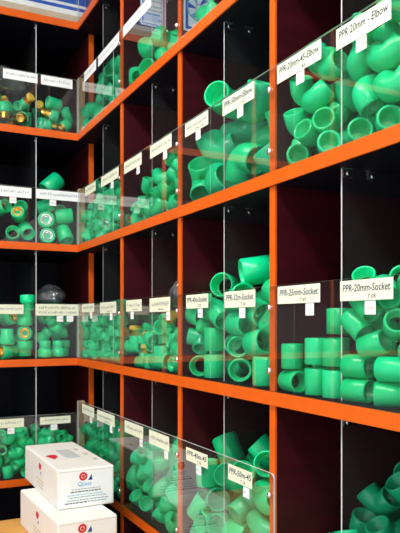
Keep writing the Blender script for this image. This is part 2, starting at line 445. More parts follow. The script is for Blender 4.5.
class Bin:
    """a compartment: x0..x1, y0..y1 inner faces, floor z0"""
    def __init__(s, x0, x1, y0, y1, z0, front):
        s.b = (x0, x1, y0, y1); s.z0 = z0; s.front = front; s.sp = np.zeros((0, 4)); s.n = 0; s.tr = []
    def add_static(s, sp): s.sp = np.vstack([s.sp, sp])
def spheres_at(k, Rm, p):
    q = k.sp.copy(); q[:, :3] = k.sp[:, :3] @ Rm.T + p
    return q
def clear_of(B, k, Rm, p, step=0.0006, nmax=60):
    """lift the piece by fractions of a millimetre until its mesh touches no other"""
    p = np.array(p, dtype=float); w0 = k.tv @ Rm.T
    p[2] = max(p[2], B.z0 + 0.0003 - w0[:, 2].min())
    x0, x1, y0, y1 = B.b
    p[0] = min(max(p[0], x0 + 0.0002 - w0[:, 0].min()), 9); p[1] = min(max(p[1], y0 + 0.0002 - w0[:, 1].min()), y1 - 0.0002 - w0[:, 1].max())
    if B.front == 'y': p[0] = min(p[0], x1 - 0.0002 - w0[:, 0].max()); p[1] = max(p[1], y0 + 0.0002 - w0[:, 1].min())
    for it in range(nmax):
        w1 = w0 + p; lo = w1.min(0); hi = w1.max(0)
        t = BVHTree.FromPolygons(w1.tolist(), k.tf)
        if not any((lo < h).all() and (l < hi).all() and t.overlap(u) for l, h, u in B.tr): break
        p[2] += step
    B.tr.append((lo, hi, t))
    return p
def drop_z(B, q, gap=0.0004):
    """lowest shift of q (given at z=0 offset) so that it rests on the floor or on what lies there"""
    z = (B.z0 + gap - (q[:, 2] - q[:, 3])).max()
    if len(B.sp):
        c = q[:, :2].mean(0); rad = np.sqrt(((q[:, :2] - c) ** 2).sum(1)).max() + 0.08
        st = B.sp[np.abs(B.sp[:, :2] - c).max(1) < rad]
        if len(st):
            dx = q[:, None, 0] - st[None, :, 0]; dy = q[:, None, 1] - st[None, :, 1]
            rr = q[:, None, 3] + st[None, :, 3] + gap
            h2 = rr * rr - dx * dx - dy * dy
            ok = h2 > 0
            if ok.any():
                zz = st[None, :, 2] - q[:, None, 2] + np.sqrt(np.where(ok, h2, 0))
                z = max(z, zz[ok].max())
    return z
def put(k, Rm, p, label, group):
    o = link(k.name, k.me); mt = Matrix([list(r) for r in Rm]).to_4x4(); mt.translation = Vector([float(v) for v in p]); o.matrix_world = mt
    tag(o, label, k.cat, group)
    for n, me in k.parts: link(n, me, o)
    POURED.append((o, k, Rm, p, label, group))
    return o
def rand_rot(rs):
    q = rs.normal(size=4); q /= np.linalg.norm(q)
    return np.array(Quaternion([float(v) for v in q]).to_matrix())
def fill(B, keys, H, nmax, label, group, tries=26, depth_bias=0.35, seed=1, fails=7, rot=None):
    """pour fittings: each one falls to where it comes to rest lowest and nearest the glass"""
    rs = np.random.default_rng(seed); miss = 0; made = 0
    x0, x1, y0, y1 = B.b
    while made < nmax and miss < fails:
        k = fitting(keys[int(rs.integers(len(keys)))])
        best = None
        for it in range(tries * 2):
            if it < tries or best is None:
                Rm = rand_rot(rs) if rot is None else rot(rs); u, v = rs.random(2)
                if B.front == 'x': u = u ** 1.7
                else: v = v ** 1.7
            else:                                   # jiggle the best one so far
                dq = rs.normal(size=3) * 0.25; Rm = np.array(Quaternion((1, *[float(c) for c in dq])).normalized().to_matrix()) @ best[2]
                u = min(1, max(0, best[5][0] + rs.normal() * 0.06)); v = min(1, max(0, best[5][1] + rs.normal() * 0.06))
            q = spheres_at(k, Rm, np.zeros(3))
            ex0 = (q[:, 0] - q[:, 3]).min(); ex1 = (q[:, 0] + q[:, 3]).max(); ey0 = (q[:, 1] - q[:, 3]).min(); ey1 = (q[:, 1] + q[:, 3]).max()
            if x1 - x0 < ex1 - ex0 or y1 - y0 < ey1 - ey0: continue
            px = x0 - ex0 + u * (x1 - x0 - ex1 + ex0); py = y0 - ey0 + v * (y1 - y0 - ey1 + ey0)
            q[:, 0] += px; q[:, 1] += py
            z = drop_z(B, q)
            top = (q[:, 2] + q[:, 3]).max() + z
            if top > B.z0 + H(px, py): continue
            sc = z + depth_bias * ((px - x0) if B.front == 'x' else (py - y0))
            if best is None or sc < best[0]: best = (sc, k, Rm, (px, py, z), q, (u, v))
        if best is None: miss += 1; continue
        miss = 0; made += 1
        _, k, Rm, p, q, _uv = best
        p2 = clear_of(B, k, Rm, p); q = q.copy(); q[:, 0] += p2[0] - p[0]; q[:, 1] += p2[1] - p[1]; q[:, 2] += p2[2]
        put(k, Rm, p2, label, group); B.add_static(q)
    B.n += made
    return made
def axis_rot(z, x=None):
    """rotation whose local z (sockets) points along z"""
    z = Vector(z).normalized(); x = Vector(x) if x else z.orthogonal()
    x = (x - z * x.dot(z)).normalized(); y = z.cross(x)
    return np.array([[x[i], y[i], z[i]] for i in range(3)])
def arms_rot(a, b):
    """rotation for elbows: local x along a, local y on b's side"""
    a = Vector(a).normalized(); b = Vector(b); b = (b - a * b.dot(a)).normalized(); c = a.cross(b)
    return np.array([[a[i], b[i], c[i]] for i in range(3)])
def place(B, key, px, py, Rm, label, group, fall=0.012, back=0.0, end=False, lift=0.014):
    """seat one fitting by the pixel of its middle: slide it up against the glass (or what stands there), then let it settle"""
    k = fitting(key); q0 = spheres_at(k, Rm, np.zeros(3))
    mid = np.array([(q0[:, i].min() + q0[:, i].max()) / 2 for i in range(3)])
    if end: mid = Rm @ np.array([1.7 * float(key.split()[1]) / 1000, 0, 0])      # the pixel is the middle of an elbow's open end
    a = 0 if B.front == 'x' else 1
    lo = B.b[0] if a == 0 else B.b[2]
    dep = lo + back - (q0[:, a] - q0[:, 3]).min()
    for it in range(2):
        d = dep + mid[a]
        h = hit_x(px, py, d) if a == 0 else hit_y(px, py, d)
        p = np.array([h.x, h.y, h.z]) - mid
        p[a] = dep
        # along the unit: stay inside the compartment
        o = 1 - a; l, r = (B.b[2], B.b[3]) if o == 1 else (B.b[0], B.b[1])
        p[o] = min(max(p[o], l - (q0[:, o] - q0[:, 3]).min()), r - (q0[:, o] + q0[:, 3]).max())
        p[2] = max(p[2], B.z0 + 0.0004 - (q0[:, 2] - q0[:, 3]).min())
        if len(B.sp):
            q = q0.copy(); q[:, 0] += p[0]; q[:, 1] += p[1]
            zr = drop_z(B, q)
            if it == 0 and zr - p[2] <= lift: p[2] = max(p[2], zr); break     # rests on what is below
            q = q0[:, :3] + p; oo = [i for i in range(3) if i != a]
            d1 = q[:, None, oo[0]] - B.sp[None, :, oo[0]]; d2 = q[:, None, oo[1]] - B.sp[None, :, oo[1]]
            rr = q0[:, None, 3] + B.sp[None, :, 3] + 0.0003; h2 = rr * rr - d1 * d1 - d2 * d2; ok = h2 > 0
            if ok.any():
                s = B.sp[None, :, a] - q0[:, None, a] + np.sqrt(np.where(ok, h2, 0))
                dep = max(dep, s[ok].max())
        p[a] = dep
    # settle
    q = q0.copy(); q[:, 0] += p[0]; q[:, 1] += p[1]
    zz = (B.z0 + 0.0004 - (q[:, 2] - q[:, 3])).max()
    if len(B.sp):
        dx = q[:, None, 0] - B.sp[None, :, 0]; dy = q[:, None, 1] - B.sp[None, :, 1]; rr = q[:, None, 3] + B.sp[None, :, 3] + 0.0003
        h2 = rr * rr - dx * dx - dy * dy; ok = h2 > 0
        zc = B.sp[None, :, 2] - q[:, None, 2] + np.sqrt(np.where(ok, h2, 0))
        zc = zc[ok]; zc = zc[zc <= p[2] + 0.0006]
        if len(zc): zz = max(zz, zc.max())
    p[2] = max(zz, p[2] - fall)
    p = clear_of(B, k, Rm, p)
    q = q0.copy(); q[:, :3] += p
    B.add_static(q); B.n += 1
    return put(k, Rm, p, label, group)

# compartments -------------------------------------------------------------
def rbin(t, i, depth=0.13):
    """right unit: tier t, compartment i (0 at the corner)"""
    cuts = [-0.004, RDV[0], RP[0], RDV[1], RP[1], RDV[2], RP[2], RDV[3], RP[3]]
    hw = [0, 0.003, PT / 2 + 0.001, 0.003, PT / 2 + 0.001, 0.003, PT / 2 + 0.001, 0.003, PT / 2 + 0.001]
    return Bin(0.0065, 0.0065 + depth, cuts[i + 1] + hw[i + 1], cuts[i] - hw[i], ZT[t], 'x')
def lbin(t, i, depth=0.13):
    """left unit: compartment 0 next to the corner, 1 the one left of it"""
    if i == 0: return Bin(LDV[0] + 0.003, -0.003, 0.0065, 0.0065 + depth, ZT[t], 'y')
    return Bin(LP[1] + PT / 2 + 0.001, LDV[0] - 0.003, 0.0065, 0.0065 + depth, ZT[t], 'y')
def toview(rs):
    if rs.random() < 0.35: return rand_rot(rs)
    a = Vector((-0.62 + rs.normal() * 0.22, -0.78 + rs.normal() * 0.22, 0.12 + rs.normal() * 0.25)); b = Vector([float(c) for c in rs.normal(size=3)])
    return arms_rot(a, b)
def tilted(rs):
    return axis_rot((-0.45 + rs.normal() * 0.35, -0.85 + rs.normal() * 0.2, rs.normal() * 0.4))
const = lambda h: (lambda x, y: h)
def ramp(y_a, h_a, y_b, h_b):
    return lambda x, y: h_a + (h_b - h_a) * min(1, max(0, (y - y_a) / (y_b - y_a)))
CV = Vector((-0.6, -0.8, 0))          # towards the camera, from the middle of the right unit

# ------------------------------------------------------------------ boxes on the counter
ct = empty('counter', (-0.62, -0.62, 0))
bevel(boxo('worktop', (-0.58, 0.57, -0.45, 0.405, 0.868, 0.898), M['counter'], ct), 0.003)
boxo('apron', (-0.55, 0.54, -0.42, 0.375, 0.78, 0.8678), M['counter'], ct)
for sx in (-0.54, 0.49):
    for sy in (-0.41, 0.325): boxo('leg', (sx, sx + 0.04, sy, sy + 0.04, 0, 0.7798), M['counter'], ct)
tag(ct, 'tan wooden counter top under the stacked white cartons', 'counter')

def carton(loc, yaw, w_, d_, h_, label, top_print):
    r = empty('carton', loc); r.rotation_euler = (0, 0, yaw)
    b = boxo('body', (0, w_, 0, d_, 0, h_), M['carton'], r); bevel(b, 0.005, 3)
    e = 0.0004
    def quad(name, vs, mat, parent=r):
        mb = MB(); mb.add(vs, [list(range(len(vs)))]); return mb.build(name, M[mat], parent)
    # front flap (text end, faces -Y): pale pasted panel, logo, print
    fr = lambda u, v: (u * w_, -e, v * h_)
    quad('end_label', [(0.006, -e * 0.5, 0.005), (w_ - 0.005, -e * 0.5, 0.005), (w_ - 0.005, -e * 0.5, h_ - 0.004), (0.006, -e * 0.5, h_ - 0.004)], 'white')
    cx, cz, rr = (0.44, 0.79, 0.0115)
    n = 20
    cx_ = cx if top_print else 0.40
    cz_ = cz
    quad('logo_disc', [(cx_ * w_ + rr * math.cos(2 * math.pi * i / n), -2 * e, cz_ * h_ + rr * math.sin(2 * math.pi * i / n)) for i in range(n)], 'red_ink')
    quad('logo_disc_mark', [(cx_ * w_ + 0.5 * rr * math.cos(2 * math.pi * i / n), -3 * e, cz_ * h_ + 0.5 * rr * math.sin(2 * math.pi * i / n)) for i in range(n)], 'paper').hide_render = False
    quad('logo_disc_core', [(cx_ * w_ + 0.38 * rr * math.cos(2 * math.pi * i / n), -4 * e, cz_ * h_ + 0.38 * rr * math.sin(2 * math.pi * i / n)) for i in range(n)], 'red_ink')
    tx = cx_ * w_ + rr * 1.15
    quad('logo_triangle', [(tx, -2 * e, cz_ * h_ - rr), (tx + 0.0125, -2 * e, cz_ * h_ - rr), (tx + 0.0100, -2 * e, cz_ * h_ + 0.4 * rr)], 'blue_ink')
    me = text_mesh('Qpass', 0.0155, 0.0); me.materials.clear(); me.materials.append(M['sky_ink'])
    t = link('brand_lettering', me, r); t.matrix_local = Matrix.Translation((cx_ * w_ + 0.004, -2 * e, 0.60 * h_)) @ ROT_L.to_4x4()
    lr = random.Random(3)
    for row, (v, u0, u1, mat, th) in enumerate(((0.475, 0.24, 0.72, 'grey_ink', 0.0016), (0.415, 0.22, 0.76, 'black_ink', 0.0026), (0.335, 0.16, 0.80, 'sky_ink', 0.0018),
                                     (0.275, 0.20, 0.80, 'grey_ink', 0.0018), (0.205, 0.16, 0.50, 'grey_ink', 0.002), (0.205, 0.56, 0.84, 'grey_ink', 0.002), (0.14, 0.12, 0.46, 'black_ink', 0.0026), (0.145, 0.52, 0.86, 'grey_ink', 0.002))):
        mb = MB(); u = u0 * w_
        while u < u1 * w_:
            l = lr.uniform(0.004, 0.010); mb.add([(u, -2 * e, v * h_ - th / 2), (u + l, -2 * e, v * h_ - th / 2), (u + l, -2 * e, v * h_ + th / 2), (u, -2 * e, v * h_ + th / 2)], [[0, 1, 2, 3]]); u += l + 0.0018
        mb.build('print_line', M[mat], r)
    # long side (faces -X): small red mark and faint print
    quad('side_logo', [(-e, 0.50 * d_ - 0.013, 0.70 * h_), (-e, 0.50 * d_ - 0.017, 0.80 * h_), (-e, 0.50 * d_ + 0.006, 0.84 * h_), (-e, 0.50 * d_ + 0.013, 0.72 * h_), (-e, 0.50 * d_, 0.62 * h_)], 'red_ink')
    quad('side_logo_tail', [(-e, 0.50 * d_ - 0.016, 0.52 * h_), (-e, 0.50 * d_ - 0.014, 0.62 * h_), (-e, 0.50 * d_ - 0.004, 0.58 * h_)], 'blue_ink')
    for j in range(3):
        v = 0.36 - 0.09 * j
        quad('print_line', [(-e, 0.40 * d_, v * h_), (-e, 0.40 * d_, v * h_ + 0.0025), (-e, 0.60 * d_, v * h_ + 0.0025), (-e, 0.60 * d_, v * h_)], 'beige')
    if top_print:
        z = h_ + e
        quad('top_logo', [(0.10 * w_, 0.50 * d_, z), (0.19 * w_, 0.36 * d_, z), (0.30 * w_, 0.44 * d_, z), (0.30 * w_, 0.52 * d_, z), (0.20 * w_, 0.53 * d_, z)], 'red_ink')
        mb = MB()
        for j in range(5):
            u = (0.42 + 0.055 * j) * w_; v = 0.36 * d_
            while v < 0.66 * d_:
                l = lr.uniform(0.006, 0.018); mb.add([(u, v, z), (u + 0.0035, v, z), (u + 0.0035, v + l, z), (u, v + l, z)], [[0, 1, 2, 3]]); v += l + 0.003
        mb.build('top_print', M['grey_ink'], r)
        for (u, v) in ((0.82, 0.22), (0.80, 0.42), (0.76, 0.62)):
            quad('top_mark', [(u * w_, v * d_, z), (u * w_ + 0.012, v * d_, z), (u * w_ + 0.012, v * d_ + 0.026, z), (u * w_, v * d_ + 0.026, z)], 'beige')
    # flap seams
    boxo('flap_seam', (0.004, w_ - 0.004, -0.0006, 0.0004, h_ - 0.0072, h_ - 0.0062), M['beige'], r)
    tag(r, label, 'box')
    return r
carton((-0.240, -0.660, 0.8983), R_(2.5), 0.158, 0.375, 0.105, 'lower white carton of the stack on the wooden counter', False)
carton((-0.213, -0.556, 1.0038), R_(0.5), 0.156, 0.395, 0.106, 'upper white carton of the stack, red and blue logo on its end', True)

# ------------------------------------------------------------------ piles in the compartments
TN = {1: 'top', 2: 'second', 3: 'third', 4: 'bottom'}
ON = ['first', 'second', 'third', 'fourth', 'fifth', 'sixth', 'seventh', 'eighth']
def rlab(t, i, what): return f'right unit, {TN[t]} row, {ON[i]} bay from corner', f'fittings in right unit {TN[t]} row compartment {ON[i]}'
def llab(t, i, what):
    return f'back unit, {TN[t]} row, ' + ('right of divider' if i == 0 else 'left of divider'), f'fittings in back unit {TN[t]} row ' + ('right' if i == 0 else 'left')

# ---- right unit, third row: sockets
B = rbin(3, 6, 0.20); lb = rlab(3, 6, 'green plastic pipe socket')
UPR = axis_rot((0, 0, 1)); K = 'socket 20 green'
place(B, K, 289, 384, axis_rot((-0.05, -1, 0)), *lb)
place(B, K, 316, 386, UPR, *lb); place(B, K, 334, 388, UPR, *lb)
place(B, K, 292, 360, UPR, *lb, lift=0.03); place(B, K, 316, 356, UPR, *lb, lift=0.03); place(B, K, 334, 356, UPR, *lb, lift=0.03)
place(B, K, 281, 386, axis_rot((-0.9, -0.3, 0)), *lb, back=0.03)
place(B, K, 337, 385, UPR, *lb, back=0.05); place(B, K, 338, 357, UPR, *lb, back=0.05, lift=0.03); place(B, K, 338, 330, UPR, *lb, back=0.05, lift=0.03)
B = rbin(3, 7, 0.15); lb = rlab(3, 7, 'green plastic pipe socket')
K = 'socket 19 green'
for px, py, ax in ((352, 390, (0.30, -0.95, 0)), (366, 396, (-0.55, -0.83, 0)), (389, 396, (0.65, -0.75, 0)), (412, 402, (0.5, -0.8, 0)),
                   (357, 371, (0.30, -0.95, 0)), (392, 375, (0.35, -0.93, 0)), (420, 378, (-0.6, -0.8, 0)), (373, 372, (-0.6, -0.8, 0)),
                   (356, 351, (0.30, -0.95, 0)), (374, 350, (0.2, -0.9, 0.3)), (392, 353, (-0.7, -0.7, 0.1)), (416, 352, (-0.3, -0.9, 0)),
                   (355, 328, (0.1, -0.75, -0.65)), (380, 330, (-0.3, -0.7, -0.6)), (366, 312, (0.0, -0.75, -0.65)), (396, 325, (-0.6, -0.7, 0.3)), (386, 300, (-0.3, -0.8, -0.5)), (398, 303, (-0.6, -0.7, 0.1))):
    place(B, K, px, py, axis_rot(ax), *lb, fall=0.02)
fill(B, [K], const(0.215), 34, *lb, seed=3)
B = rbin(3, 5, 0.17); lb = rlab(3, 5, 'green plastic pipe socket')
K = 'socket 25 green'
for px, py, ax, kk in ((228, 368, (-0.6, -0.78, 0.05), K), (249, 372, (-0.1, -0.98, 0), K), (265, 377, (0, 0, 1), K), (238, 350, (-0.62, -0.75, 0.05), 'socket 23 mint'),
                   (258, 350, (-0.45, -0.88, 0), K)):
    place(B, kk, px, py, axis_rot(ax), *lb, fall=0.03)
fill(B, [K, 'socket 27 green'], const(0.21), 30, *lb, seed=4, tries=48, depth_bias=0.55, rot=tilted)
place(B, 'socket 30 green', 244, 272, axis_rot((0.9, -0.35, 0.15)), *lb, fall=0.05, back=0.03)
place(B, 'socket 27 green', 266, 297, axis_rot((-0.3, -0.5, 0.8)), *lb, fall=0.05)
B = rbin(3, 4, 0.17); lb = rlab(3, 4, 'green plastic pipe socket')
for px, py, ax, kk in ((191, 361, (-0.62, -0.78, 0), K), (214, 366, (0, 0, 1), 'socket 23 green'), (214, 345, (0, 0, 1), 'socket 23 green'), (200, 335, (-0.3, -0.6, 0.7), 'tee 20 teal')):
    place(B, kk, px, py, axis_rot(ax), *lb, fall=0.03)
fill(B, [K, 'tee 19 teal', K, 'elbow 21 green', 'nipple 16 green'], const(0.195), 34, *lb, seed=17, tries=48, depth_bias=0.55)
place(B, 'socket 30 green', 212, 288, axis_rot((-0.75, -0.6, 0.1)), *lb, fall=0.06)
B = rbin(3, 3, 0.15); lb = rlab(3, 3, 'green plastic fitting with brass end')
place(B, 'tee 22 green', 160, 362, arms_rot((0.1, -1, 0.05), (0, 0, 1)), *lb); place(B, 'tee 22 green', 154, 332, arms_rot((0.1, 0.2, 1), (-0.7, -0.6, 0.2)), *lb)
fill(B, ['nipple 19 green', 'tee 19 green', 'adaptor 20 green', 'valve 15 green'], const(0.165), 26, *lb, seed=6)
B = rbin(3, 2, 0.15); lb = rlab(3, 2, 'green plastic fitting with brass end')
place(B, 'valve 19 green', 134, 335, arms_rot((0.3, -0.95, 0), (0, 0, 1)), *lb)
fill(B, ['nipple 18 green', 'adaptor 18 green', 'valve 15 green'], const(0.125), 28, *lb, seed=7)
for i, h in ((1, 0.165), (0, 0.155)):
    fill(rbin(3, i, 0.14), ['tee 15 mint', 'elbow 15 mint', 'socket 15 mint'], const(h), 52, *rlab(3, i, 'small light green plastic fitting'), seed=8 + i)

# ---- right unit, second row: elbows
EK = 'elbow 20.5 green'
CL = (-0.80, -0.58, 0.12); CC = (-0.6, -0.78, 0.1); CR = (-0.35, -0.92, 0.05)
for i, H, seeds in ((6, ramp(-1.27, 0.165, -1.34, 0.205), ((288, 157, CC, (0.3, 0, 1)), (329, 140, CC, (0.6, -0.6, 0.3)), (296, 136, (0.4, -0.6, 0.3), (0.2, 0.6, -0.6)), (323, 121, CL, (0.2, -0.5, 0.8)),
                      (345, 95, CC, (0.5, 0.3, 0.6)), (312, 100, (0.1, 0.2, -1), (0.3, -1, 0)), (322, 60, (-0.75, -0.5, 0.4), (0.4, -0.6, 0.4)))),
                 (7, const(0.215), ((354, 116, CC, (0.5, -0.6, 0.4)), (390, 113, CC, (0.5, -0.6, 0.3)), (372, 108, (0.2, -0.4, -0.8), (0.5, 0.2, 0.8)), (374, 73, CC, (0.4, -0.3, 0.8)), (388, 84, CC, (0.6, -0.7, 0.1)), (347, 58, CL, (0.5, -0.5, 0.2)), (384, 40, CC, (0.3, -0.5, 0.6))))):
    B = rbin(2, i, 0.15); lb = rlab(2, i, 'green plastic pipe elbow')
    for px, py, a, b in seeds:
        if py > 104: place(B, EK, px, py, arms_rot(a, b), *lb, fall=0.03, end=True)
    fill(B, [EK], H, 44, *lb, seed=23 + i, tries=48, fails=12, rot=toview, depth_bias=0.55)
BK = 'elbow 31 green'
B = rbin(2, 4, 0.20); lb = rlab(2, 4, 'large green plastic pipe elbow')
for px, py, a, b in ((196, 190, (-0.4, -0.5, -0.7), (0.2, 0.3, 0.9)), (207, 162, (-0.8, -0.55, 0.1), (0.3, -0.9, 0.1))): place(B, BK, px, py, arms_rot(a, b), *lb, fall=0.04, end=True)
fill(B, [BK, 'elbow 31 teal'], ramp(-0.88, 0.14, -0.97, 0.20), 14, *lb, seed=31, tries=50)
place(B, BK, 216, 98, arms_rot((-0.75, -0.6, 0.1), (0.6, -0.6, -0.3)), *lb, fall=0.06, end=True)
B = rbin(2, 5, 0.20); lb = rlab(2, 5, 'large green plastic pipe elbow')
for px, py, a, b in ((232, 160, (0.1, 0.4, -0.9), (0.1, -1, -0.1)), (262, 165, (0.2, 0.3, -0.9), (0.3, -0.9, 0.2)), (238, 122, (-0.7, -0.6, 0.2), (0.4, -0.8, 0.0)), (252, 135, (0.2, 0.2, -0.9), (-0.1, -0.9, 0.4))): place(B, BK, px, py, arms_rot(a, b), *lb, fall=0.05, end=True)
fill(B, [BK, 'elbow 31 teal'], const(0.235), 14, *lb, seed=32, tries=50)
fill(rbin(2, 3, 0.14), ['elbow 18 green'], ramp(-0.64, 0.135, -0.83, 0.178), 44, *rlab(2, 3, 'green plastic pipe elbow'), seed=33)
fill(rbin(2, 2, 0.14), ['elbow 18 green'], ramp(-0.45, 0.085, -0.63, 0.14), 40, *rlab(2, 2, 'green plastic pipe elbow'), seed=34)
fill(rbin(2, 1, 0.13), ['elbow 16 mint', 'tee 15 mint'], const(0.172), 56, *rlab(2, 1, 'small light green plastic fitting'), seed=35)
fill(rbin(2, 0, 0.13), ['elbow 15 mint', 'tee 15 mint'], const(0.160), 56, *rlab(2, 0, 'small light green plastic fitting'), seed=36)

# ---- right unit, top row
B = rbin(1, 2, 0.15); lb = rlab(1, 2, 'green plastic pipe elbow')
place(B, 'elbow 25 green', 131, 76, arms_rot((0.1, 0.1, 1), (-0.2, -1, 0)), *lb, end=True, fall=0.03)
place(B, 'elbow 27 green', 146, 50, arms_rot((-0.8, -0.6, 0.1), (0.3, -0.9, 0.1)), *lb, end=True, fall=0.05)
fill(B, ['elbow 24 green', 'socket 24 green'], ramp(-0.46, 0.10, -0.60, 0.15), 18, *lb, seed=40)
fill(rbin(1, 3, 0.15), ['elbow 21 green'], ramp(-0.65, 0.125, -0.78, 0.075), 24, *rlab(1, 3, 'green plastic pipe elbow'), seed=41)
fill(rbin(1, 4, 0.15), ['elbow 21 green'], const(0.06), 6, *rlab(1, 4, 'green plastic pipe elbow'), seed=42)
fill(rbin(1, 1, 0.14), ['elbow 21 teal'], const(0.170), 34, *rlab(1, 1, 'deep green plastic pipe elbow'), seed=43)
fill(rbin(1, 0, 0.14), ['elbow 19 teal'], ramp(-0.02, 0.09, -0.2, 0.16), 34, *rlab(1, 0, 'deep green plastic pipe elbow'), seed=44)

# ---- right unit, bottom row (seen from above)
B = rbin(4, 5, 0.26); lb = rlab(4, 5, 'green plastic reducing bend')
fill(B, ['bend 27 green', 'socket 26 green', 'bend 24 teal'], const(0.25), 50, *lb, seed=50, depth_bias=0.1)
place(B, 'socket 27 green', 243, 448, axis_rot((0.5, -0.5, -0.7)), *lb, fall=0.08, back=0.06)
place(B, 'socket 27 green', 268, 452, axis_rot((-0.6, -0.75, 0.25)), *lb, fall=0.08, back=0.02)
B = rbin(4, 4, 0.26); lb = rlab(4, 4, 'green plastic reducing bend')
fill(B, ['bend 27 green', 'socket 26 green', 'bend 27 teal'], const(0.24), 50, *lb, seed=51, depth_bias=0.1)
place(B, 'socket 31 green', 209, 437, axis_rot((0.15, -0.45, -0.85)), *lb, fall=0.08, back=0.07)
place(B, 'socket 27 green', 217, 462, axis_rot((-0.6, -0.75, 0.3)), *lb, fall=0.08)
fill(rbin(4, 3, 0.24), ['bend 23 mint', 'elbow 22 green'], const(0.24), 60, *rlab(4, 3, 'green plastic pipe bend'), seed=52, depth_bias=0.1)
fill(rbin(4, 2, 0.24), ['bend 22 mint', 'elbow 21 mint'], const(0.22), 60, *rlab(4, 2, 'green plastic pipe bend'), seed=53, depth_bias=0.1)  # pale tone here paints in the reflection on the front glass
fill(rbin(4, 1, 0.20), ['elbow 19 teal'], const(0.20), 60, *rlab(4, 1, 'deep green plastic pipe elbow'), seed=54, depth_bias=0.1)
fill(rbin(4, 0, 0.20), ['elbow 18 teal'], const(0.19), 60, *rlab(4, 0, 'deep green plastic pipe elbow'), seed=55, depth_bias=0.1)
slope = lambda a, b: (lambda x, y: a + (b - a) * min(1, max(0, (x - 0.03) / 0.26)))
fill(rbin(4, 6, 0.40), ['elbow 24 teal'], slope(0.13, 0.30), 110, *rlab(4, 6, 'green plastic pipe elbow'), seed=56, depth_bias=0.0, rot=toview)  # darker tone here paints in the shade behind the divider
fill(rbin(4, 7, 0.40), ['elbow 24 teal', 'elbow 24 green'], slope(0.06, 0.14), 30, *rlab(4, 7, 'green plastic pipe elbow'), seed=57, depth_bias=0.0)

# ---- back unit
B = lbin(3, 0, 0.13); lb = llab(3, 0, 'green plastic adaptor')
AK = 'adaptor 25 green'
for px, py, ax in ((45, 350, (0, 0, 1)), (58, 350, (0, 0, 1)), (71, 350, (0, 0, -1)), (44, 336, (0.6, -0.2, 0.7)), (54, 326, (-0.6, -0.3, 0.6)), (68, 335, (0.9, -0.3, 0.1)), (67, 320, (0, 0, 1)), (46, 315, (0.2, -0.8, 0.4))):
    place(B, 'reducer 25 green', px, py, axis_rot(ax), *lb, fall=0.02)
fill(B, ['reducer 25 green'], const(0.185), 18, *lb, seed=60)
B = lbin(3, 1, 0.13); lb = llab(3, 1, 'green plastic adaptor with brass insert')
for px, py, ax in ((8, 350, (-0.9, -0.35, 0)), (25, 350, (0, 0, 1)), (-8, 350, (0, 0, 1)), (7, 333, (0, 0, -1)), (25, 336, (-0.3, -0.95, 0.05)), (-9, 334, (0, 0, 1)), (25, 319, (0, 0, -1)), (9, 318, (0.5, -0.7, 0.2)), (28, 303, (0, 0, 1))):
    place(B, AK, px, py, axis_rot(ax), *lb, fall=0.02)
fill(B, ['reducer 25 green'], const(0.19), 16, *lb, seed=61)
def facing(rs):
    a = Vector((-0.25 + rs.normal() * 0.35, -1, 0.15 + rs.normal() * 0.3)); return axis_rot(a)
B = lbin(2, 0, 0.13); lb = llab(2, 0, 'green plastic adaptor with metal insert')
for px, py, ax, kk in ((47, 235, (-0.2, -0.97, 0.1), 'metaladaptor 27 green'), (66, 238, (0.2, -0.5, -0.8), 'socket 27 green'), (46, 218, (-0.25, -0.95, 0.1), 'metaladaptor 29 green'), (64, 220, (0.95, -0.2, 0.1), 'socket 27 green')):
    place(B, kk, px, py, axis_rot(ax), *lb, fall=0.02)
fill(B, ['socket 26 teal', 'metaladaptor 26 teal'], const(0.18), 18, *lb, seed=62)
place(B, 'socket 31 teal', 52, 189, axis_rot((0.72, 0.1, 0.68)), *lb, fall=0.03)
B = lbin(2, 1, 0.13); lb = llab(2, 1, 'green plastic ring-ended socket')
for px, py, ax, kk in ((13, 230, (-0.2, -0.97, 0.2), 'socket 24 green'), (28, 229, (0.1, -0.8, -0.5), 'socket 24 green'), (18, 216, (-0.3, -0.9, 0.3), 'adaptor 24 green'), (21, 207, (-0.2, -0.9, 0.4), 'socket 24 green'), (2, 217, (0.4, -0.8, 0.2), 'socket 24 green')):
    place(B, kk, px, py, axis_rot(ax), *lb, fall=0.02)
fill(B, ['socket 24 green'], const(0.16), 20, *lb, seed=63, rot=facing)
B = lbin(1, 0, 0.12); lb = llab(1, 0, 'green plastic valve with brass bonnet')
fill(B, ['valve 16 teal', 'nipple 20 teal', 'socket 21 teal'], const(0.135), 26, *lb, seed=64)
B = lbin(1, 1, 0.12); lb = llab(1, 1, 'brass and green plastic valve')
place(B, 'nipple 24 teal', 4, 108, axis_rot((0, -0.1, -1)), *lb); place(B, 'nipple 22 teal', 23, 114, axis_rot((-0.4, -0.8, -0.3)), *lb)
fill(B, ['valve 17 teal', 'nipple 21 teal'], const(0.125), 20, *lb, seed=65)
for i in (0, 1):
    fill(lbin(4, i, 0.22), ['elbow 16.5 green', 'socket 17 green'], const(0.165), 70, *llab(4, i, 'small green plastic fitting'), seed=66 + i, depth_bias=0.1)

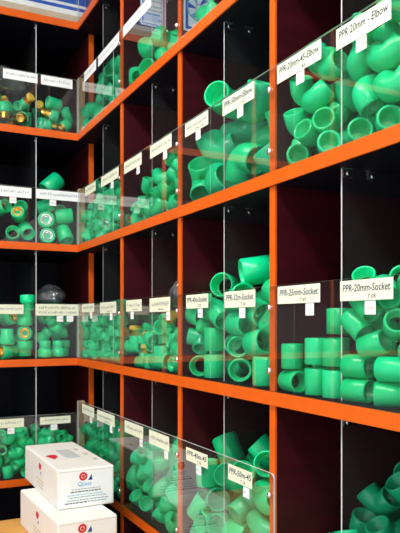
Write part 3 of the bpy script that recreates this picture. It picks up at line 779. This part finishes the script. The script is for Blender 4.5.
# each fitting's label: its kind, how it lies, and its compartment
NOUN = {'elbow': 'pipe elbow', 'bend': 'pipe bend', 'tee': 'pipe tee', 'socket': 'pipe socket', 'adaptor': 'threaded adaptor', 'metaladaptor': 'metal-lined adaptor', 'nipple': 'brass-ended adaptor', 'valve': 'brass-topped valve', 'reducer': 'reducer'}
ARMS = {'elbow': ((1, 0, 0), (0, 1, 0)), 'bend': ((1, 0, 0), (-0.707, 0.707, 0)), 'tee': ((1, 0, 0), (-1, 0, 0), (0, 1, 0)), 'valve': ((1, 0, 0), (-1, 0, 0)),
        'socket': ((0, 0, 1), (0, 0, -1)), 'adaptor': ((0, 0, 1), (0, 0, -1)), 'metaladaptor': ((0, 0, 1), (0, 0, -1)), 'nipple': ((0, 0, 1), (0, 0, -1)), 'reducer': ((0, 0, 1), (0, 0, -1))}
tops = {}
for e in POURED:
    if e[5] not in tops or e[3][2] > tops[e[5]][3][2]: tops[e[5]] = e
for e in POURED:
    o, k, Rm, p, where, group = e
    size = 'large ' if k.r >= 29.5 else ('small ' if k.r <= 16.5 else '')
    to = np.array(CAM) - np.array(p); to /= np.linalg.norm(to)
    arms = [Rm @ np.array(a) for a in ARMS[k.sh]]
    f = max(a @ to for a in arms); z = max(a[2] for a in arms)
    if k.sh in ('socket', 'adaptor', 'nipple', 'reducer', 'metaladaptor') and z > 0.88: how = 'standing upright'
    elif f > 0.72: how = 'open end facing viewer'
    elif z > 0.72: how = 'open end up'
    else: how = 'lying sideways' if k.sh in ('socket', 'adaptor', 'nipple', 'reducer', 'metaladaptor') else 'open ends turned away'
    o['label'] = f'topmost {size}green {NOUN[k.sh]}, {where}' if e is tops[group] else f'{size}green {NOUN[k.sh]}, {how}, {where}'

# the outermost of those that lie alike in one compartment are told apart by their place
alike = {}
for e in POURED: alike.setdefault((e[5], e[0]['label']), []).append(e)
def seen_at(p):
    d = Vector([float(c) for c in p]) - CAM; z = d.dot(FW); return (d.dot(RT) / z, -d.z / z)
for (group, lab), lst in alike.items():
    if len(lst) < 2 or len(lab.split()) > 15: continue
    pos = [(seen_at(e[3]), e) for e in lst]; done = set()
    for word, fn in (('leftmost', lambda q: q[0][0]), ('rightmost', lambda q: -q[0][0]), ('lowest', lambda q: -q[0][1]), ('highest', lambda q: q[0][1])):
        e = min(pos, key=fn)[1]
        if len(lst) == 2 and done and word != 'rightmost': break
        if e[0].name in done: continue
        done.add(e[0].name); e[0]['label'] = f'{word} {lab}'

# ------------------------------------------------------------------ clear plastic bags
def bag(label, loc, sc, mat, seed):
    import bmesh
    rs = random.Random(seed)
    bm = bmesh.new(); bmesh.ops.create_icosphere(bm, subdivisions=4, radius=1.0)
    from mathutils import noise
    off = Vector((seed * 3.1, seed * 1.7, 0))
    for v in bm.verts:
        p = v.co.copy(); n = noise.noise(p * 1.6 + off) * 0.28 + abs(noise.noise(p * 4.0 + off)) * 0.22 - abs(noise.noise(p * 8.5 + off)) * 0.10
        top = max(0, p.z - 0.45)
        q = p * (1 + n); q.x *= 1 - 0.5 * top; q.y *= 1 - 0.5 * top; q.z += 0.35 * top
        q.z = max(q.z, -0.75)
        v.co = Vector((q.x * sc[0], q.y * sc[1], (q.z + 0.75) * sc[2]))
    me = bpy.data.meshes.new('plastic_bag'); bm.to_mesh(me); bm.free()
    me.materials.append(M[mat])
    for p in me.polygons: p.use_smooth = True
    o = link('plastic_bag', me); o.location = loc
    tag(o, label, 'plastic bag', 'clear plastic bags on the shelves')
bag('crumpled bluish plastic bag lying on the adaptors in the back unit', (-0.075, 0.080, ZT[3] + 0.190), (0.052, 0.050, 0.036), 'bluebag', 2)
bag('clear crumpled plastic bag rising above the glass beside brass ended fittings', (0.075, -0.765, ZT[3] + 0.16), (0.055, 0.052, 0.048), 'bag', 3)
bag('clear plastic bag over brass valves at the upper left', (-0.235, 0.070, ZT[1] + 0.138), (0.070, 0.050, 0.040), 'bag', 5)

# ------------------------------------------------------------------ paper labels and price stickers on the glass
def scribble(name, w_, h_, seed, parent, mat='ink', cx=0.0, cy=0.0, th=0.0011):
    rs = random.Random(seed); mb = MB(); x = cx - w_ / 2; z = 0.0003
    while x < cx + w_ / 2:
        l = rs.uniform(0.003, 0.0065); hh = h_ * rs.uniform(0.55, 1.0); k = rs.randrange(3); y0 = cy - h_ / 2
        mb.add([(x, y0, z), (x + th, y0, z), (x + th * 1.6, y0 + hh, z), (x + th * 0.6, y0 + hh, z)], [[0, 1, 2, 3]])
        if k != 0: mb.add([(x, y0 + hh * 0.5, z), (x + l, y0 + hh * 0.45, z), (x + l, y0 + hh * 0.45 + th, z), (x, y0 + hh * 0.5 + th, z)], [[0, 1, 2, 3]])
        if k == 1: mb.add([(x + l - th, y0, z), (x + l, y0, z), (x + l, y0 + hh * 0.6, z), (x + l - th, y0 + hh * 0.6, z)], [[0, 1, 2, 3]])
        if k == 2: mb.add([(x, y0 + hh - th, z), (x + l, y0 + hh - th, z), (x + l, y0 + hh, z), (x, y0 + hh, z)], [[0, 1, 2, 3]])
        x += l + rs.uniform(0.0015, 0.003)
    return mb.build(name, M[mat], parent)
def lettering(txt, size, parent, cx, cy, mat, wmax):
    me = text_mesh(txt, size); me.materials.clear(); me.materials.append(M[mat])
    xs = [v.co.x for v in me.vertices]; wd = max(xs) - min(xs)
    o = link('lettering', me, parent); sx = min(1.25, wmax / wd)
    o.location = (cx, cy, 0.0003); o.scale = (sx, 1, 1)
def card_on_glass(name, unit, tier, px0, px1, dz_top, h_, mat):
    zt = ZT[tier] + GH[(tier, unit)] - dz_top
    if unit == 'R':
        a0 = hit_x(px0, 300, 0).y; a1 = hit_x(px1, 300, 0).y; w_ = abs(a1 - a0)
        mt = Matrix.Translation((0.0002, (a0 + a1) / 2, zt - h_ / 2)) @ ROT_R.to_4x4()
    else:
        a0 = hit_y(px0, 300, 0).x; a1 = hit_y(px1, 300, 0).x; w_ = abs(a1 - a0)
        mt = Matrix.Translation(((a0 + a1) / 2, 0.0002, zt - h_ / 2)) @ ROT_L.to_4x4()
    mb = MB(); mb.box(-w_ / 2, w_ / 2, -h_ / 2, h_ / 2, -0.00025, 0)
    o = mb.build(name, M[mat]); o.matrix_world = mt
    return o, w_
UN = {'R': 'right unit', 'L': 'back unit'}
LABELS = [  # unit, tier, px0, px1, top gap, height, text, small text, sticker px
    ('R', 3, 277.5, 320, 0.003, 0.031, 'PPR-25mm-Socket', 'T.07', 309.5), ('R', 3, 340, 393, 0.003, 0.031, 'PPR-20mm-Socket', 'T.05', 370),
    ('R', 3, 186, 208, 0.004, 0.031, 'PPR-40m-Socket', 'T.37', 200), ('R', 3, 224.5, 255, 0.004, 0.033, 'PPR-32m-Socket', 'T.10', 242),
    ('R', 3, 126, 141.5, 0.004, 0.032, None, 1, 132), ('R', 3, 149.5, 170, 0.004, 0.036, None, 1, 168), ('R', 3, 82, 94, 0.004, 0.028, None, 0, 91), ('R', 3, 100, 116, 0.004, 0.034, None, 1, 111),
    ('R', 2, 277, 321, 0.004, 0.033, 'PPR-20mm-45-Elbow', '45', 300), ('R', 2, 336, 391, 0.006, 0.033, 'PPR 20mm - Elbow', '', 361),
    ('R', 2, 185, 208, 0.004, 0.031, None, 1, 198), ('R', 2, 222.5, 254, 0.004, 0.033, 'PPR-50mm-Elbow', 'T.10', 240),
    ('R', 2, 124, 141.5, 0.004, 0.033, None, 0, 138), ('R', 2, 150, 171.5, 0.004, 0.033, None, 0, 165), ('R', 2, 85, 95.5, 0.004, 0.030, None, 0, None), ('R', 2, 101, 118.5, 0.004, 0.032, None, 0, 112),
    ('R', 1, 84, 96, 0.003, 0.034, None, 0, None), ('R', 1, 98, 119, 0.003, 0.034, None, 0, None), ('R', 1, 123, 151, 0.003, 0.030, None, 0, None),
    ('R', 4, 82, 94, 0.005, 0.032, None, 0, 91), ('R', 4, 97, 114.5, 0.005, 0.034, None, 1, 111), ('R', 4, 124.5, 143, 0.005, 0.034, None, 0, 141), ('R', 4, 149, 169, 0.005, 0.036, None, 0, 166),
    ('R', 4, 186, 207.5, 0.012, 0.030, 'PPR-40m-45', 'T.10', 198.5), ('R', 4, 228, 252, 0.012, 0.032, 'PPR-50m-45', 'T.10', 246),
    ('L', 1, 3, 37.5, 0.003, 0.033, None, 0, None), ('L', 1, 41, 72.5, 0.003, 0.033, None, 0, None),
    ('L', 2, -2, 31.5, 0.004, 0.035, None, 0, 13), ('L', 2, 36, 80, 0.004, 0.033, None, 0, 53),
    ('L', 3, -2, 23.5, 0.006, 0.032, 'SOCKET 25', 0, None), ('L', 3, 35.5, 79, 0.003, 0.040, 'LINES', 0, (60, 70)),
    ('L', 4, -3, 24, 0.006, 0.030, None, 0, 11), ('L', 4, 40, 70.5, 0.008, 0.026, None, 0, 54)]
seen = {}
for n, (u, t, p0, p1, dz, h_, txt, sub, st) in enumerate(LABELS):
    seen[(u, t)] = seen.get((u, t), []) + [(p0, n)]
rank = {}
for key, lst in seen.items():
    lst.sort(reverse=(key[0] == 'L'))
    for r_, (p, n) in enumerate(lst): rank[n] = r_
for n, (u, t, p0, p1, dz, h_, txt, sub, st) in enumerate(LABELS):
    long_ = u == 'L' or t == 1
    o, w_ = card_on_glass('paper_label', u, t, p0, p1, dz, h_, 'white' if (u == 'L' and t < 3) or t == 1 else 'paper')
    where = f'{ON[rank[n]]} from corner, {TN[t]} glass, {UN[u]}'
    if txt == 'LINES':
        scribble('lettering', w_ * 0.84, h_ * 0.26, 100 + n, o, 'ink', 0, h_ * 0.20); scribble('lettering', w_ * 0.84, h_ * 0.26, 200 + n, o, 'ink', 0, -h_ * 0.20)
        lab = 'cream two-line handwritten paper label, ' + where
    elif txt and txt != 'SOCKET 25':
        lettering(txt, h_ * 0.52, o, 0, h_ * 0.10, 'ink', w_ * 0.90)
        if sub: lettering(sub, h_ * 0.26, o, w_ * 0.12, -h_ * 0.32, 'black_ink', w_ * 0.2)
        lab = f'cream paper label reading {txt}, {where}'
    else:
        scribble('lettering', w_ * 0.82, h_ * 0.30, 100 + n, o, 'grey_ink' if long_ else 'ink', 0, h_ * 0.06)
        if sub: scribble('lettering', w_ * 0.3, h_ * 0.16, 300 + n, o, 'black_ink', w_ * 0.1, -h_ * 0.32)
        lab = f'{"white" if (u == "L" and t < 3) or t == 1 else "cream"} handwritten paper label, {where}'
    tag(o, lab, 'label', 'paper labels on the glass')
    for j, sp_ in enumerate(st if isinstance(st, tuple) else ([st] if st else [])):
        half = {'R': 0.0105, 'L': 0.0105}[u]
        c = hit_x(sp_, 300, 0).y if u == 'R' else hit_y(sp_, 300, 0).x
        mb = MB(); sw, sh = 0.0115, 0.0100; mb.box(-sw, sw, -sh, sh, -0.00025, 0)
        s_ = mb.build('price_sticker', M['white'])
        zc = ZT[t] + GH[(t, u)] - dz - h_ - sh - 0.0012
        s_.matrix_world = Matrix.Translation((0.0002, c, zc) if u == 'R' else (c, 0.0002, zc)) @ (ROT_R if u == 'R' else ROT_L).to_4x4()
        scribble('lettering', 0.014, 0.006, 400 + n + j, s_, 'red_ink' if (u, t, n) in (('R', 3, 1), ('R', 2, 9)) else 'grey_ink', th=0.0008)
        tag(s_, f'small white price sticker{(" at the " + ("left", "right")[j]) if isinstance(st, tuple) else ""} under label {where}', 'sticker', 'price stickers')

# ------------------------------------------------------------------ printed cards behind the upper glass, striped carton on top
def printed_card(px0, py0, post, w_, h_, rot, wheel, label):
    # pasted on the side of an upright that faces the camera; px0, py0 = its lower left corner
    yp = RP[post] - PT / 2
    c = hit_y(px0, py0, yp)
    r = empty('printed_card'); r.matrix_world = Matrix.Translation((c.x + w_ / 2, yp - 0.0001, c.z)) @ ROT_L.to_4x4() @ Matrix.Translation((0, 0, 0.0008)) @ Matrix.Rotation(rot, 4, 'Z')
    boxo('sheet', (-w_ / 2, w_ / 2, 0, h_, -0.0008, 0), M['cardback'], r)
    def frame(i, t, mat, z):
        mb = MB(); x0, x1, y0, y1 = -w_ / 2 + i, w_ / 2 - i, i, h_ - i
        for b in ((x0, x1, y0, y0 + t), (x0, x1, y1 - t, y1), (x0, x0 + t, y0 + t, y1 - t), (x1 - t, x1, y0 + t, y1 - t)): mb.box(*b, 0, z)
        mb.build('border', M[mat], r)
    frame(0.005, 0.0035 if not wheel else 0.007, 'cobalt', 0.0003)
    if not wheel:
        for j, (v, l) in enumerate(((0.86, 0.5), (0.74, 0.66), (0.64, 0.66), (0.50, 0.6), (0.40, 0.66), (0.30, 0.5), (0.17, 0.15))):
            boxo('print_line', (-l * w_ / 2 if j < 6 else w_ * 0.2, l * w_ / 2 if j < 6 else w_ * 0.36, v * h_, v * h_ + (0.008 if j < 2 else 0.004), 0, 0.0003), M['cobalt' if j < 2 else 'sky_ink'], r)
    else:
        mb = MB(); cy = h_ * 0.52; n = 32
        for r0, r1 in ((w_ * 0.36, w_ * 0.40), (w_ * 0.10, w_ * 0.13)):
            vs = [(rr * math.cos(2 * math.pi * i / n), cy + rr * math.sin(2 * math.pi * i / n), 0.0005) for i in range(n) for rr in (r0, r1)]
            mb.add(vs, [[2 * i, 2 * i + 1, (2 * i + 3) % (2 * n), (2 * i + 2) % (2 * n)] for i in range(n)])
        mb.build('wheel_ring', M['sky_ink'], r)
        for i in range(6):
            mb = MB(); a = 2 * math.pi * i / 6; pts = []
            for f, off in ((0.13, -0.12), (0.36, -0.30), (0.36, 0.12), (0.13, 0.25)):
                pts.append((w_ * f * math.cos(a + off), cy + w_ * f * math.sin(a + off), 0.0004))
            mb.add(pts, [[0, 1, 2, 3]]); mb.build('wheel_blade', M['cobalt' if i % 2 else 'sky_ink'], r)
    tag(r, label, 'card')
printed_card(140.5, 24, 0, 0.082, 0.115, R_(0), False, 'pale printed card with thin blue border on an upright panel, top row')
printed_card(183.5, 30, 1, 0.082, 0.115, R_(0), True, 'printed card with thick blue border and wheel emblem on an upright')
r = empty('striped_carton', (-0.19, 0.012, ZT[0] + 0.0005))
boxo('body', (-0.135, 0.225, 0, 0.20, 0, 0.16), M['beige'], r)
for z0, z1, mt in ((0.026, 0.044, 'white'), (0.044, 0.056, 'cobalt'), (0.056, 0.066, 'white'), (0.066, 0.10, 'cobalt')):
    boxo('printed_stripe', (-0.133, 0.223, -0.0012, -0.0002, z0, z1 - 0.0004), M[mt], r)
tag(r, 'beige carton with white and blue stripes on the uppermost back shelf', 'box')
